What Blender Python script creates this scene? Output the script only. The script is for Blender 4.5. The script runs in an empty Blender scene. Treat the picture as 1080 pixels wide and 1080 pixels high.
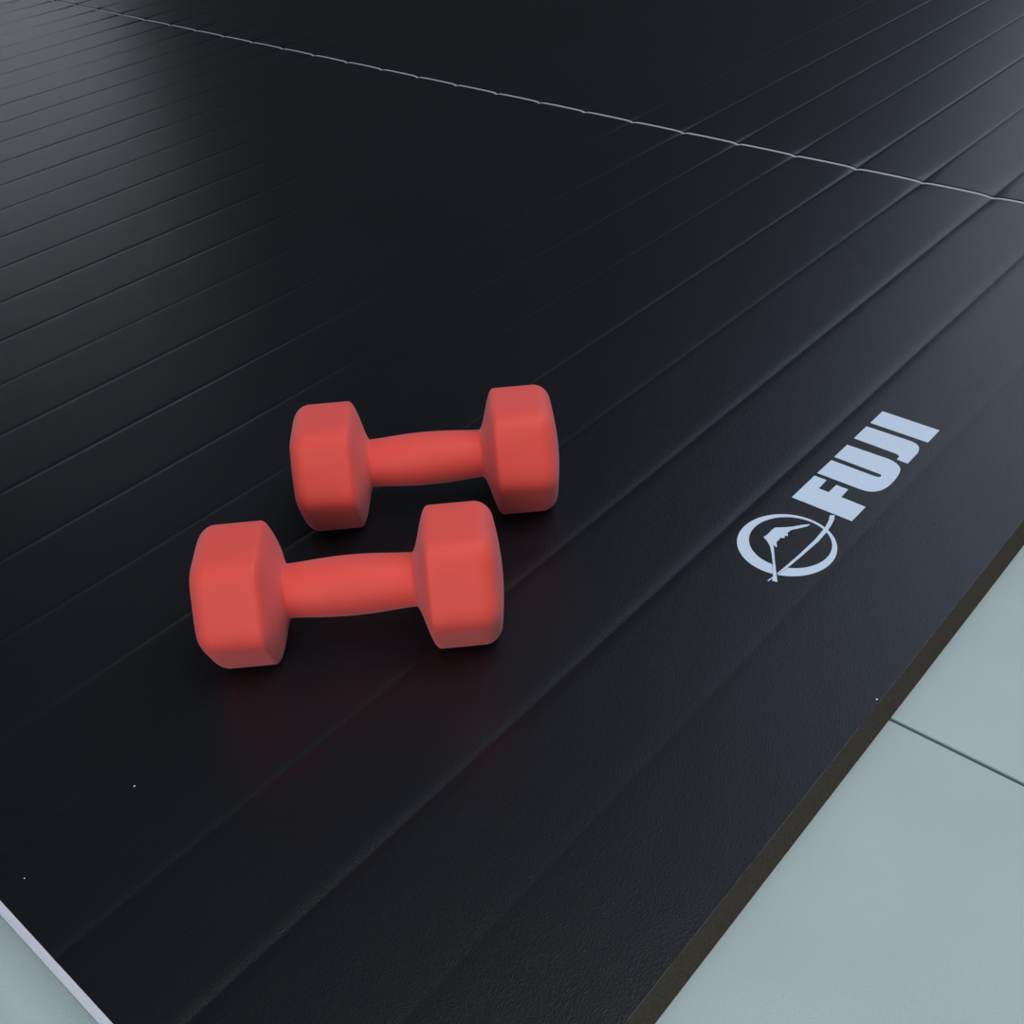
import bpy, bmesh, math, random
from mathutils import Matrix, Vector

random.seed(7)
S = bpy.context.scene
C = bpy.context.collection
D = bpy.data

# ------------------------------------------------------------------ camera
H = 0.65                      # eye height above the mat surface
T = 0.0505                    # thickness of the roll-out mats
cam_d = D.cameras.new('camera')
cam_d.sensor_fit = 'HORIZONTAL'
cam_d.sensor_width = 36.0
cam_d.lens = 36.0 * 1186.43 / 1080.0
cam_d.clip_start = 0.01
cam = D.objects.new('camera', cam_d)
C.objects.link(cam)
right = Vector((0.65422519, -0.75355343, -0.06439432))
down = Vector((-0.49326851, -0.36060251, -0.79161355))
fwd = Vector((0.57330235, 0.54965722, -0.60761942))
m = Matrix.Identity(4)
for i in range(3):
    m[i][0] = right[i]
    m[i][1] = -down[i]
    m[i][2] = -fwd[i]
m[2][3] = T + H
cam.matrix_world = m
S.camera = cam

# ------------------------------------------------------------------ exposure and light
vs = S.view_settings
vs.view_transform = 'Standard'
vs.look = 'None'
vs.gamma = 1.0
vs.use_curve_mapping = False
vs.exposure = 0.0

world = D.worlds.new('world')
S.world = world
world.use_nodes = True
bg = world.node_tree.nodes['Background']
bg.inputs['Color'].default_value = (0.80, 0.88, 1.0, 1)
bg.inputs['Strength'].default_value = 0.05


def area(name, loc, aim, sx, sy, power, color):
    l = D.lights.new(name, 'AREA')
    l.shape = 'RECTANGLE'
    l.size = sx
    l.size_y = sy
    l.energy = power
    l.color = color
    o = D.objects.new(name, l)
    C.objects.link(o)
    o.location = loc
    d = Vector(aim) - Vector(loc)
    o.rotation_euler = d.to_track_quat('-Z', 'Y').to_euler()
    return o


# ceiling light above and behind the viewer
area('ceiling_light', (0.7, -0.5, 3.0), (0.6, 0.0, 0.0), 2.0, 2.0, 56, (0.96, 0.97, 1.0))
# added fill lamp behind the viewer for camera-facing sides, no known window
area('rear_fill_light', (-3.0, -1.0, 1.7), (0.5, 0.5, 0.0), 3.4, 2.8, 92, (0.95, 0.97, 1.0))
# low window of the far wall, across the mats
area('far_window_light', (2.4, 5.6, 0.96), (2.2, 2.0, 0.45), 1.6, 0.36, 5.0, (0.86, 0.92, 1.0))
# tall windows of the wall on the right
area('right_window_light', (5.4, 0.2, 3.3), (1.0, 0.4, 0.4), 4.2, 4.8, 96, (0.70, 0.79, 1.0))


# ------------------------------------------------------------------ materials
def new_mat(name):
    mt = D.materials.new(name)
    mt.use_nodes = True
    nt = mt.node_tree
    return mt, nt, nt.nodes['Principled BSDF']


def node(nt, t, **kw):
    n = nt.nodes.new(t)
    for k, v in kw.items():
        if k in n.inputs:
            n.inputs[k].default_value = v
        else:
            setattr(n, k, v)
    return n


def coords(nt):
    return nt.nodes.new('ShaderNodeTexCoord').outputs['Object']


def bump(nt, bsdf, height, strength, dist):
    b = node(nt, 'ShaderNodeBump', Strength=strength, Distance=dist)
    nt.links.new(height, b.inputs['Height'])
    nt.links.new(b.outputs['Normal'], bsdf.inputs['Normal'])
    return b


def ramp(nt, fac, stops):
    r = nt.nodes.new('ShaderNodeValToRGB')
    el = r.color_ramp.elements
    while len(el) < len(stops):
        el.new(0.5)
    for e, (p, c) in zip(el, stops):
        e.position = p
        e.color = (*c, 1)
    nt.links.new(fac, r.inputs['Fac'])
    return r.outputs['Color']


def mat_vinyl():
    mt, nt, b = new_mat('black_leather_grain_vinyl')
    co = coords(nt)
    # wandering leather wrinkles: fine waves bent by a larger noise
    big = node(nt, 'ShaderNodeTexNoise', Scale=22.0, Detail=3.0)
    nt.links.new(co, big.inputs['Vector'])
    add = nt.nodes.new('ShaderNodeVectorMath')
    add.operation = 'MULTIPLY_ADD'
    nt.links.new(big.outputs['Color'], add.inputs[0])
    add.inputs[1].default_value = (0.035, 0.035, 0.0)
    nt.links.new(co, add.inputs[2])
    vor = node(nt, 'ShaderNodeTexVoronoi', Scale=520.0)
    vor.feature = 'DISTANCE_TO_EDGE'
    mp = nt.nodes.new('ShaderNodeMapping')
    mp.inputs['Scale'].default_value = (0.45, 1.0, 1.0)
    nt.links.new(add.outputs[0], mp.inputs['Vector'])
    nt.links.new(mp.outputs[0], vor.inputs['Vector'])
    fine = node(nt, 'ShaderNodeTexNoise', Scale=900.0, Detail=2.0)
    nt.links.new(co, fine.inputs['Vector'])
    mix = nt.nodes.new('ShaderNodeMath')
    mix.operation = 'MULTIPLY_ADD'
    nt.links.new(vor.outputs['Distance'], mix.inputs[0])
    mix.inputs[1].default_value = 1.2
    nt.links.new(fine.outputs['Fac'], mix.inputs[2])
    bump(nt, b, mix.outputs[0], 0.24, 0.0005)
    cl = node(nt, 'ShaderNodeTexNoise', Scale=3.0, Detail=4.0)
    nt.links.new(co, cl.inputs['Vector'])
    nt.links.new(ramp(nt, cl.outputs['Fac'], [(0.3, (0.0052, 0.0062, 0.0085)), (0.7, (0.0066, 0.0078, 0.0105))]), b.inputs['Base Color'])
    b.inputs['Roughness'].default_value = 0.36
    b.inputs['IOR'].default_value = 1.42
    return mt


def mat_foam():
    mt, nt, b = new_mat('dark_brown_cut_foam')
    co = coords(nt)
    n = node(nt, 'ShaderNodeTexNoise', Scale=320.0, Detail=5.0, Roughness=0.7)
    nt.links.new(co, n.inputs['Vector'])
    nt.links.new(ramp(nt, n.outputs['Fac'], [(0.3, (0.040, 0.033, 0.025)), (0.75, (0.105, 0.088, 0.068))]), b.inputs['Base Color'])
    bump(nt, b, n.outputs['Fac'], 0.6, 0.001)
    b.inputs['Roughness'].default_value = 0.95
    b.inputs['Specular IOR Level'].default_value = 0.1
    return mt


def mat_lining():
    mt, nt, b = new_mat('pale_lavender_side_vinyl')
    co = coords(nt)
    n = node(nt, 'ShaderNodeTexNoise', Scale=60.0, Detail=3.0)
    nt.links.new(co, n.inputs['Vector'])
    nt.links.new(ramp(nt, n.outputs['Fac'], [(0.3, (0.80, 0.79, 0.90)), (0.7, (0.84, 0.83, 0.94))]), b.inputs['Base Color'])
    b.inputs['Roughness'].default_value = 0.45
    return mt


def mat_tile():
    mt, nt, b = new_mat('sage_green_tatami_vinyl')
    co = coords(nt)
    cl = node(nt, 'ShaderNodeTexNoise', Scale=9.0, Detail=5.0)
    nt.links.new(co, cl.inputs['Vector'])
    nt.links.new(ramp(nt, cl.outputs['Fac'], [(0.3, (0.375, 0.460, 0.455)), (0.7, (0.400, 0.485, 0.480))]), b.inputs['Base Color'])
    w = node(nt, 'ShaderNodeTexWave', Scale=260.0, Distortion=2.0, Detail=2.0)
    w.bands_direction = 'X'
    nt.links.new(co, w.inputs['Vector'])
    n = node(nt, 'ShaderNodeTexNoise', Scale=500.0, Detail=2.0)
    nt.links.new(co, n.inputs['Vector'])
    mx = nt.nodes.new('ShaderNodeMath')
    mx.operation = 'ADD'
    nt.links.new(w.outputs['Fac'], mx.inputs[0])
    nt.links.new(n.outputs['Fac'], mx.inputs[1])
    bump(nt, b, mx.outputs[0], 0.25, 0.0004)
    b.inputs['Roughness'].default_value = 0.5
    b.inputs['IOR'].default_value = 1.4
    return mt


def mat_print():
    mt, nt, b = new_mat('white_screen_print')
    co = coords(nt)
    n = node(nt, 'ShaderNodeTexNoise', Scale=700.0, Detail=2.0)
    nt.links.new(co, n.inputs['Vector'])
    nt.links.new(ramp(nt, n.outputs['Fac'], [(0.3, (0.54, 0.66, 0.80)), (0.7, (0.58, 0.70, 0.84))]), b.inputs['Base Color'])
    b.inputs['Roughness'].default_value = 0.6
    return mt


def mat_coral():
    mt, nt, b = new_mat('coral_red_neoprene')
    co = coords(nt)
    n = node(nt, 'ShaderNodeTexNoise', Scale=30.0, Detail=4.0)
    nt.links.new(co, n.inputs['Vector'])
    nt.links.new(ramp(nt, n.outputs['Fac'], [(0.3, (0.73, 0.049, 0.029)), (0.7, (0.77, 0.056, 0.034))]), b.inputs['Base Color'])
    f = node(nt, 'ShaderNodeTexNoise', Scale=700.0, Detail=2.0)
    nt.links.new(co, f.inputs['Vector'])
    bump(nt, b, f.outputs['Fac'], 0.15, 0.0004)
    b.inputs['Roughness'].default_value = 0.62
    b.inputs['Sheen Weight'].default_value = 0.19
    b.inputs['Sheen Tint'].default_value = (0.80, 0.86, 1.0, 1)
    b.inputs['Sheen Roughness'].default_value = 0.68
    return mt


def mat_plain(name, col, rough):
    mt, nt, b = new_mat(name)
    b.inputs['Base Color'].default_value = (*col, 1)
    b.inputs['Roughness'].default_value = rough
    return mt


VINYL, FOAM, LINING, TILE, PRINT, CORAL = mat_vinyl(), mat_foam(), mat_lining(), mat_tile(), mat_print(), mat_coral()
SUB = mat_plain('grey_concrete', (0.30, 0.31, 0.30), 0.8)
LINT = mat_plain('white_lint', (0.8, 0.8, 0.8), 0.9)


# ------------------------------------------------------------------ object helpers
def obj(name, bm, mat, parent=None, smooth=False):
    bmesh.ops.recalc_face_normals(bm, faces=bm.faces)
    me = D.meshes.new(name)
    bm.to_mesh(me)
    bm.free()
    me.materials.append(mat)
    if smooth:
        for p in me.polygons:
            p.use_smooth = True
    o = D.objects.new(name, me)
    C.objects.link(o)
    o.parent = parent
    return o


def thing(name, label, cat, loc=(0, 0, 0), rotz=0.0, group=None):
    o = D.objects.new(name, None)
    o.empty_display_size = 0.05
    C.objects.link(o)
    o.location = loc
    o.rotation_euler = (0, 0, rotz)
    tag(o, label, cat, group)
    return o


def tag(o, label, cat, group=None):
    o['label'] = label
    o['category'] = cat
    if group:
        o['group'] = group


def box(bm, x0, x1, y0, y1, z0, z1):
    v = [bm.verts.new((x, y, z)) for z in (z0, z1) for x, y in ((x0, y0), (x1, y0), (x1, y1), (x0, y1))]
    for f in ((3, 2, 1, 0), (4, 5, 6, 7), (0, 1, 5, 4), (1, 2, 6, 5), (2, 3, 7, 6), (3, 0, 4, 7)):
        bm.faces.new([v[i] for i in f])


# ------------------------------------------------------------------ floor with two tatami tiles let into it
TX0, TXS, TX1, TY0, TY1 = -0.364, 0.636, 1.636, -1.2, 0.8
TH = 0.04
bm = bmesh.new()
box(bm, -2.4, TX0, -2.4, 5.2, -0.08, -0.001)
box(bm, TX1, 5.0, -2.4, 5.2, -0.08, -0.001)
box(bm, TX0, TX1, -2.4, TY0, -0.08, -0.001)
box(bm, TX0, TX1, TY1, 5.2, -0.08, -0.001)
box(bm, TX0, TX1, TY0, TY1, -0.08, -TH)
floor = obj('floor', bm, TILE)
floor['kind'] = 'structure'


def tatami(x0, x1, label):
    bm = bmesh.new()
    w, l = x1 - x0, TY1 - TY0
    box(bm, -w / 2, w / 2, -l / 2, l / 2, 0, TH)
    bmesh.ops.bevel(bm, geom=[e for e in bm.edges], offset=0.0016, segments=3, profile=0.5, affect='EDGES')
    o = obj('tatami_tile', bm, TILE)
    o.location = ((x0 + x1) / 2, (TY0 + TY1) / 2, -TH)
    tag(o, label, 'floor mat', 'sage green tatami tiles')
    return o


GAP = 0.0017
tatami(TX0 + GAP, TXS - GAP, 'pale sage green tatami tile in front of the seam, the one nearer the viewer')
tatami(TXS + GAP, TX1 - GAP, 'pale sage green tatami tile beyond the seam, to the right of the printed logo')

# ------------------------------------------------------------------ roll-out mats
Y0 = 0.3189 * H               # cut end of the mats
STEP = 0.1588 * H             # distance between the folds
NG = 38
XSEAM = 2.3990 * H
Y1 = Y0 + NG * STEP
depth = {1: 0.00022, 2: 0.0009, 3: 0.0008, 4: 0.0004, 5: 0.0006, 6: 0.0004, 7: 0.0006, 8: 0.0007, 9: 0.00045, 10: 0.0003}
width = {1: 0.0065, 2: 0.0058, 3: 0.0050, 4: 0.0034, 5: 0.0028}
rnd = random.Random(3)
DEP = [depth.get(k, 0.00042 + 0.0002 * rnd.random()) for k in range(NG + 1)]
WID = [width.get(k, 0.0026) for k in range(NG + 1)]
OFF = [0.0010 * (rnd.random() - 0.5) for k in range(NG + 1)]


def surf(x, y, xa, xb):
    """height of a mat's top between its sides xa and xb"""
    e = min(abs(x - XSEAM), 9.0)                 # distance from the seam between the mats
    end = math.exp(-e / 0.045)
    z = T
    k = int(round((y - Y0) / STEP))
    for j in (k - 1, k, k + 1):
        if 1 <= j < NG:
            d = abs(y - (Y0 + j * STEP + OFF[j]))
            w = WID[j] * (1 + 1.0 * end)
            z -= (DEP[j] + 0.0014 * end) * math.exp(-(d / w) ** 1.5)
    # a strip is puffed very slightly between its folds
    ph = ((y - Y0) / STEP) % 1.0
    z += 0.0006 * end * math.sin(math.pi * ph)
    r = 0.004                                    # the near mat's rolled-over side along the seam
    e = xb - x
    if e < r and xb < XSEAM:
        z -= (r - math.sqrt(max(0.0, r * r - (r - e) ** 2))) * 0.5
    return z


def samples_y():
    ys = [Y0, Y0 + 0.0008, Y0 + 0.003]
    for j in range(1, NG):
        c = Y0 + j * STEP + OFF[j]
        for d in (0, 0.0007, 0.0015, 0.0024, 0.0035, 0.005, 0.007, 0.010, 0.014, 0.020, 0.030, 0.042):
            ys += [c - d, c + d]
    ys.append(Y1)
    out = []
    for y in sorted(ys):
        if not out or y - out[-1] > 0.0005:
            out.append(y)
    return out


def samples_x(xa, xb):
    ed = (0, 0.0004, 0.0009, 0.0016, 0.0025, 0.0035, 0.0046, 0.007, 0.011, 0.017, 0.026, 0.040, 0.06, 0.09)
    xs = [xa + d for d in ed] + [xb - d for d in ed]
    n = 14
    for i in range(1, n):
        xs.append(xa + 0.09 + (xb - xa - 0.18) * i / n)
    return sorted(xs)


YS = samples_y()


def slab(xa, xb, xs, ys, top, bottom, jag=None, under=0.0):
    """closed body whose top and bottom are height functions"""
    bm = bmesh.new()
    up = [[bm.verts.new((x, y + (jag(x) if jag and j == 0 else 0), top(x, y))) for j, y in enumerate(ys)] for x in xs]
    lo = [[bm.verts.new((x, y + (under if j == 0 else 0), bottom(x, y))) for j, y in enumerate(ys)] for x in xs]
    nx, ny = len(xs), len(ys)
    for i in range(nx - 1):
        for j in range(ny - 1):
            bm.faces.new((up[i][j], up[i + 1][j], up[i + 1][j + 1], up[i][j + 1]))
            bm.faces.new((lo[i][j], lo[i][j + 1], lo[i + 1][j + 1], lo[i + 1][j]))
    for i in range(nx - 1):
        bm.faces.new((up[i][0], lo[i][0], lo[i + 1][0], up[i + 1][0]))
        bm.faces.new((up[i][-1], up[i + 1][-1], lo[i + 1][-1], lo[i][-1]))
    for j in range(ny - 1):
        bm.faces.new((up[0][j], up[0][j + 1], lo[0][j + 1], lo[0][j]))
        bm.faces.new((up[-1][j], lo[-1][j], lo[-1][j + 1], up[-1][j + 1]))
    return bm


def sharp_sides(o):
    me = o.data
    me.set_sharp_from_angle(angle=math.radians(50))


def roll_mat(xa, xb, lift, label, y_edge_jag):
    root = thing('roll_out_mat', label, 'mat', ((xa + xb) / 2, Y0, 0.0), 0.0, 'black roll-out mats')
    xs = samples_x(xa, xb)
    o = root.location
    SK = 0.0016               # skin thickness

    def put(name, bm, mat, smooth=True):
        bmesh.ops.translate(bm, verts=bm.verts, vec=-Vector(o))
        ob = obj(name, bm, mat, root, smooth)
        if smooth:
            sharp_sides(ob)
        return ob

    # finer steps along the cut front edge, which is slightly ragged
    jr = random.Random(11)
    xs = sorted(set(xs + [xa + 0.1 + 0.006 * i for i in range(int((xb - xa - 0.2) / 0.006))]))
    jv = {x: 0.0007 * jr.random() * jr.random() for x in xs}

    def ragged(x):
        return -jv.get(x, 0.0)

    cov = slab(xa, xb, xs, YS, lambda x, y: surf(x, y, xa, xb) + lift, lambda x, y: surf(x, y, xa, xb) + lift - SK, jag=ragged)
    put('vinyl_cover', cov, VINYL)
    xs = samples_x(xa, xb)
    LT = 0.0022               # lining thickness
    cx = [x for x in xs if xa + LT + 0.0002 <= x <= xb - LT - 0.0002]
    cx = [xa + LT] + cx + [xb - LT]
    core = slab(xa, xb, cx, YS, lambda x, y: surf(x, y, xa, xb) + lift - SK - 0.0001, lambda x, y: 0.0006, under=0.0006)
    put('foam_core', core, FOAM)
    for a, b in ((xa, xa + LT - 0.0001), (xb - LT + 0.0001, xb)):
        ln = slab(a, b, [a, (a + b) / 2, b], YS, lambda x, y: surf(x, y, xa, xb) + lift - SK - 0.0001, lambda x, y: 0.0006)
        put('side_lining', ln, LINING)['label'] = 'pale lavender side lining'
    return root


XA, XB = 0.1239 * H, 2.3990 * H
near_mat = roll_mat(XA, XB - 0.0015, 0.0, 'wide black ribbed roll-out mat with white logo, carrying both red dumbbells', 0)
far_mat = roll_mat(XB + 0.0014, XB + 0.0014 + (XB - XA), 0.0019, 'plain black ribbed roll-out mat beyond the pale seam line at the top', 0)


# ------------------------------------------------------------------ printed logo on the near mat
def poly(bm, pts, z0):
    h = 0.00035
    lo, up = [], []
    for x, y in pts:
        z = surf(x, y, XA, XB - 0.0015)
        lo.append(bm.verts.new((x, y, z + 0.00002)))
        up.append(bm.verts.new((x, y, z + h + z0)))
    n = len(pts)
    f1 = bm.faces.new(up)
    f2 = bm.faces.new(lo[::-1])
    f1.normal_update()
    f2.normal_update()
    for i in range(n):
        bm.faces.new((lo[i], lo[(i + 1) % n], up[(i + 1) % n], up[i]))
    bmesh.ops.triangulate(bm, faces=[f1, f2])


def rounded(pts, a, b, it=2):
    """corner-cut the run of points a..b, keeping its two ends"""
    run = pts[a:b + 1]
    for _ in range(it):
        q = [run[0]]
        for p0, p1 in zip(run, run[1:]):
            q += [(0.75 * p0[0] + 0.25 * p1[0], 0.75 * p0[1] + 0.25 * p1[1]), (0.25 * p0[0] + 0.75 * p1[0], 0.25 * p0[1] + 0.75 * p1[1])]
        run = q + [run[-1]]
    return pts[:a] + run + pts[b + 1:]


CAP = [(0.7198, 0.379), (0.7237, 0.3783), (0.7279, 0.3782), (0.7336, 0.3783), (0.7379, 0.3776), (0.7432, 0.3709), (0.7487, 0.3654), (0.7552, 0.3605), (0.7606, 0.355), (0.7572, 0.3552), (0.7518, 0.3586), (0.7433, 0.3645), (0.7377, 0.365), (0.7342, 0.3625), (0.7323, 0.3651), (0.7296, 0.3632), (0.728, 0.3666), (0.7256, 0.366), (0.7207, 0.3663), (0.7145, 0.3622), (0.7144, 0.3637), (0.7159, 0.3665), (0.7073, 0.3608), (0.6964, 0.3536), (0.6836, 0.3447), (0.674, 0.3379), (0.6726, 0.3421), (0.6757, 0.3438), (0.6704, 0.3444), (0.6705, 0.3456), (0.6778, 0.3444), (0.6829, 0.348), (0.6929, 0.3536), (0.7035, 0.361), (0.7116, 0.3674), (0.717, 0.3738)]
STROKE = [(0.6828, 0.344), (0.6965, 0.3427), (0.7143, 0.3415), (0.7283, 0.3411), (0.7424, 0.3406), (0.7551, 0.3413), (0.7666, 0.3424), (0.7758, 0.3444), (0.7824, 0.3472), (0.7855, 0.3438), (0.7792, 0.341), (0.7701, 0.339), (0.7588, 0.3376), (0.7433, 0.3369), (0.7298, 0.3378), (0.7165, 0.3386), (0.7022, 0.3398), (0.6932, 0.3408), (0.6831, 0.3426)]
LF = [(0.7868, 0.3888), (0.8296, 0.3888), (0.8296, 0.3761), (0.8136, 0.3755), (0.8136, 0.3653), (0.828, 0.3650), (0.828, 0.3526), (0.8136, 0.3522), (0.8130, 0.3272), (0.7867, 0.3272)]
LU = [(0.8349, 0.3888), (0.8618, 0.3885), (0.8615, 0.3423), (0.8624, 0.3386), (0.8651, 0.3374), (0.8677, 0.3396), (0.8685, 0.3888), (0.8945, 0.3888), (0.8953, 0.3452), (0.8940, 0.3378), (0.8905, 0.3317), (0.8850, 0.3275), (0.8726, 0.3250), (0.8569, 0.3246), (0.8458, 0.3268), (0.8390, 0.3315), (0.8357, 0.3378), (0.8350, 0.3440)]
LJ = [(0.9087, 0.3888), (0.9352, 0.3888), (0.936, 0.3463), (0.9357, 0.3369), (0.9313, 0.3303), (0.9220, 0.3273), (0.8988, 0.3270), (0.8991, 0.3386), (0.9055, 0.3388), (0.9077, 0.3430)]
LI = [(0.9433, 0.3886), (0.9700, 0.3887), (0.9697, 0.3272), (0.9432, 0.3271)]

bm = bmesh.new()
LU = rounded(rounded(LU, 8, 17), 2, 5)
LJ = rounded(LJ, 2, 5)
for P in (LF, LU, LJ, LI):
    poly(bm, P, 0.0)
bmesh.ops.translate(bm, verts=bm.verts, vec=-near_mat.location)
lg = obj('logo_lettering', bm, PRINT, near_mat)
lg['label'] = 'white bold printed word FUJI'

bm = bmesh.new()
OC, OR = (0.7232, 0.3574), 0.0437
IC, IR = (0.7278, 0.3565), 0.03635


def ang(c, p):
    return math.atan2(p[1] - c[1], p[0] - c[0])


oe, ie = ang(OC, (0.683, 0.3426)), ang(IC, (0.6960, 0.3405))     # at the brush stroke
os_, is_ = ang(OC, (0.6816, 0.347)), ang(IC, (0.6929, 0.3536))   # at the long stem
tau = 2 * math.pi
oe, ie = oe % tau, ie % tau
os_, is_ = os_ % tau + 0, is_ % tau + 0
n = 72
os2, is2 = (os_ if os_ < oe else os_ - tau), (is_ if is_ < ie else is_ - tau)
# anticlockwise from the stroke round to the stem
spo, spi = (os2 + tau) - oe, (is2 + tau) - ie
outer = [(OC[0] + OR * math.cos(oe + spo * i / n), OC[1] + OR * math.sin(oe + spo * i / n)) for i in range(n + 1)]
inner = [(IC[0] + IR * math.cos(ie + spi * i / n), IC[1] + IR * math.sin(ie + spi * i / n)) for i in range(n + 1)]
for i in range(0, n, 6):
    poly(bm, outer[i:i + 7] + inner[i:i + 7][::-1], 0.0)
poly(bm, CAP, 0.00004)
poly(bm, STROKE, 0.00008)
bmesh.ops.translate(bm, verts=bm.verts, vec=-near_mat.location)
em = obj('logo_emblem', bm, PRINT, near_mat)
em['label'] = 'white printed ring with snow-capped peak'

# ------------------------------------------------------------------ dumbbells
A = 0.0840 * H                # half height of a six-sided head
NS = 96


def hexr(th, p=12.0):
    s = 0.0
    for k in range(6):
        c = math.cos(th - (math.pi / 6 + k * math.pi / 3) - math.pi / 3)
        if c > 0:
            s += c ** p
    return s ** (-1.0 / p)


def loft(bm, st, cap0=True, cap1=True):
    """st: (x, size, roundness 0 hexagon .. 1 circle)"""
    rings = []
    for x, r, k in st:
        rg = []
        for i in range(NS):
            th = tau * i / NS
            q = r * ((1 - k) * hexr(th) + k)
            rg.append(bm.verts.new((x, q * math.cos(th), q * math.sin(th))))
        rings.append(rg)
    for a, b in zip(rings, rings[1:]):
        for i in range(NS):
            j = (i + 1) % NS
            bm.faces.new((a[i], a[j], b[j], b[i]))
    if cap0:
        bm.faces.new([bm.verts.new(v.co) for v in rings[0]][::-1])
    if cap1:
        bm.faces.new([bm.verts.new(v.co) for v in rings[-1]])


L = 0.1900 * H                # half length
r0 = 0.0342 * H               # handle
XH = 0.0785 * H
mid = 0.0382 * H


def head_profile():
    # from the handle: a hollow fillet, the sloping inner shoulder, the flat sides, the rounded rim, the domed end
    st = [(XH, r0, 1.0)]
    n = 22
    x1 = 0.1055 * H
    for i in range(1, n + 1):
        u = i / n
        g = u * u * (3 - 2 * u)
        st.append((XH + (x1 - XH) * u, r0 + (A - r0) * (1 - (1 - g) ** 1.5), 1 - g ** 0.8))
    st.append((0.1250 * H, A, 0.0))
    st.append((0.1450 * H, A, 0.0))
    rr = 0.024 * H
    dome = 0.009 * H
    for i in range(0, 11):
        a = math.pi / 2 * i / 10 * 0.84
        st.append((L - rr - dome + 0.003 * H + rr * math.sin(a), A - rr + rr * math.cos(a), 0.05 * i / 10))
    xe, re = st[-1][0], st[-1][1]
    for f in (0.85, 0.65, 0.45, 0.25, 0.08):
        st.append((xe + (L - xe) * (1 - f * f), re * f, 0.05 + 0.3 * (1 - f)))
    return st


def make_dumbbell():
    root = thing('dumbbell', '', 'dumbbell', (0, 0, 0), 0, 'coral red dumbbells')
    for s in (-1, 1):
        bm = bmesh.new()
        loft(bm, [(s * x, r, k) for x, r, k in head_profile()])
        bmesh.ops.translate(bm, verts=bm.verts, vec=(0, 0, A))
        hd = obj('weight_head', bm, CORAL, root, True)
    bm = bmesh.new()
    st = []
    for i in range(25):
        u = -1 + 2 * i / 24
        st.append((u * XH, r0 + (mid - r0) * (1 - u * u) ** 1.6, 1.0))
    loft(bm, st)
    bmesh.ops.translate(bm, verts=bm.verts, vec=(0, 0, A))
    obj('handle', bm, CORAL, root, True)
    return root


proto = make_dumbbell()
places = [((0.6318 * H, 0.8932 * H), -0.7874, 'coral red hexagonal dumbbell lying nearest the viewer, lower left of the pair'),
          ((0.8875 * H, 1.0118 * H), -0.7904, 'coral red hexagonal dumbbell lying behind the other, nearer the pale seam line')]
for i, ((x, y), a, lab) in enumerate(places):
    if i == 0:
        d = proto
    else:
        d = proto.copy()
        C.objects.link(d)
        for ch in list(proto.children):
            c = ch.copy()
            c.parent = d
            C.objects.link(c)
    d.location = (x, y, T)
    d.rotation_euler = (0, 0, a)
    d['label'] = lab


# ------------------------------------------------------------------ bits of lint on the mat
def lint(px, py, r, label):
    bm = bmesh.new()
    bmesh.ops.create_icosphere(bm, subdivisions=2, radius=r)
    for v in bm.verts:
        v.co.x *= 1.0 + 0.3 * math.sin(v.co.y * 4000)
        v.co.z = v.co.z * 0.5
    o = obj('lint_speck', bm, LINT, smooth=True)
    o.location = (px, py, surf(px, py, XA, XB) + r * 0.5)
    tag(o, label, 'lint', 'lint specks on the black mat')
    return o


lint(0.1948, 0.5960, 0.0007, 'tiny white lint speck on the black mat below the nearer dumbbell')
lint(0.1002, 0.5887, 0.0005, 'tiny pale lint speck close to the pale side edge of the mat')
lint(0.6010, 0.2095, 0.0008, 'tiny white lint speck on the cut edge of the mat above the tile seam')
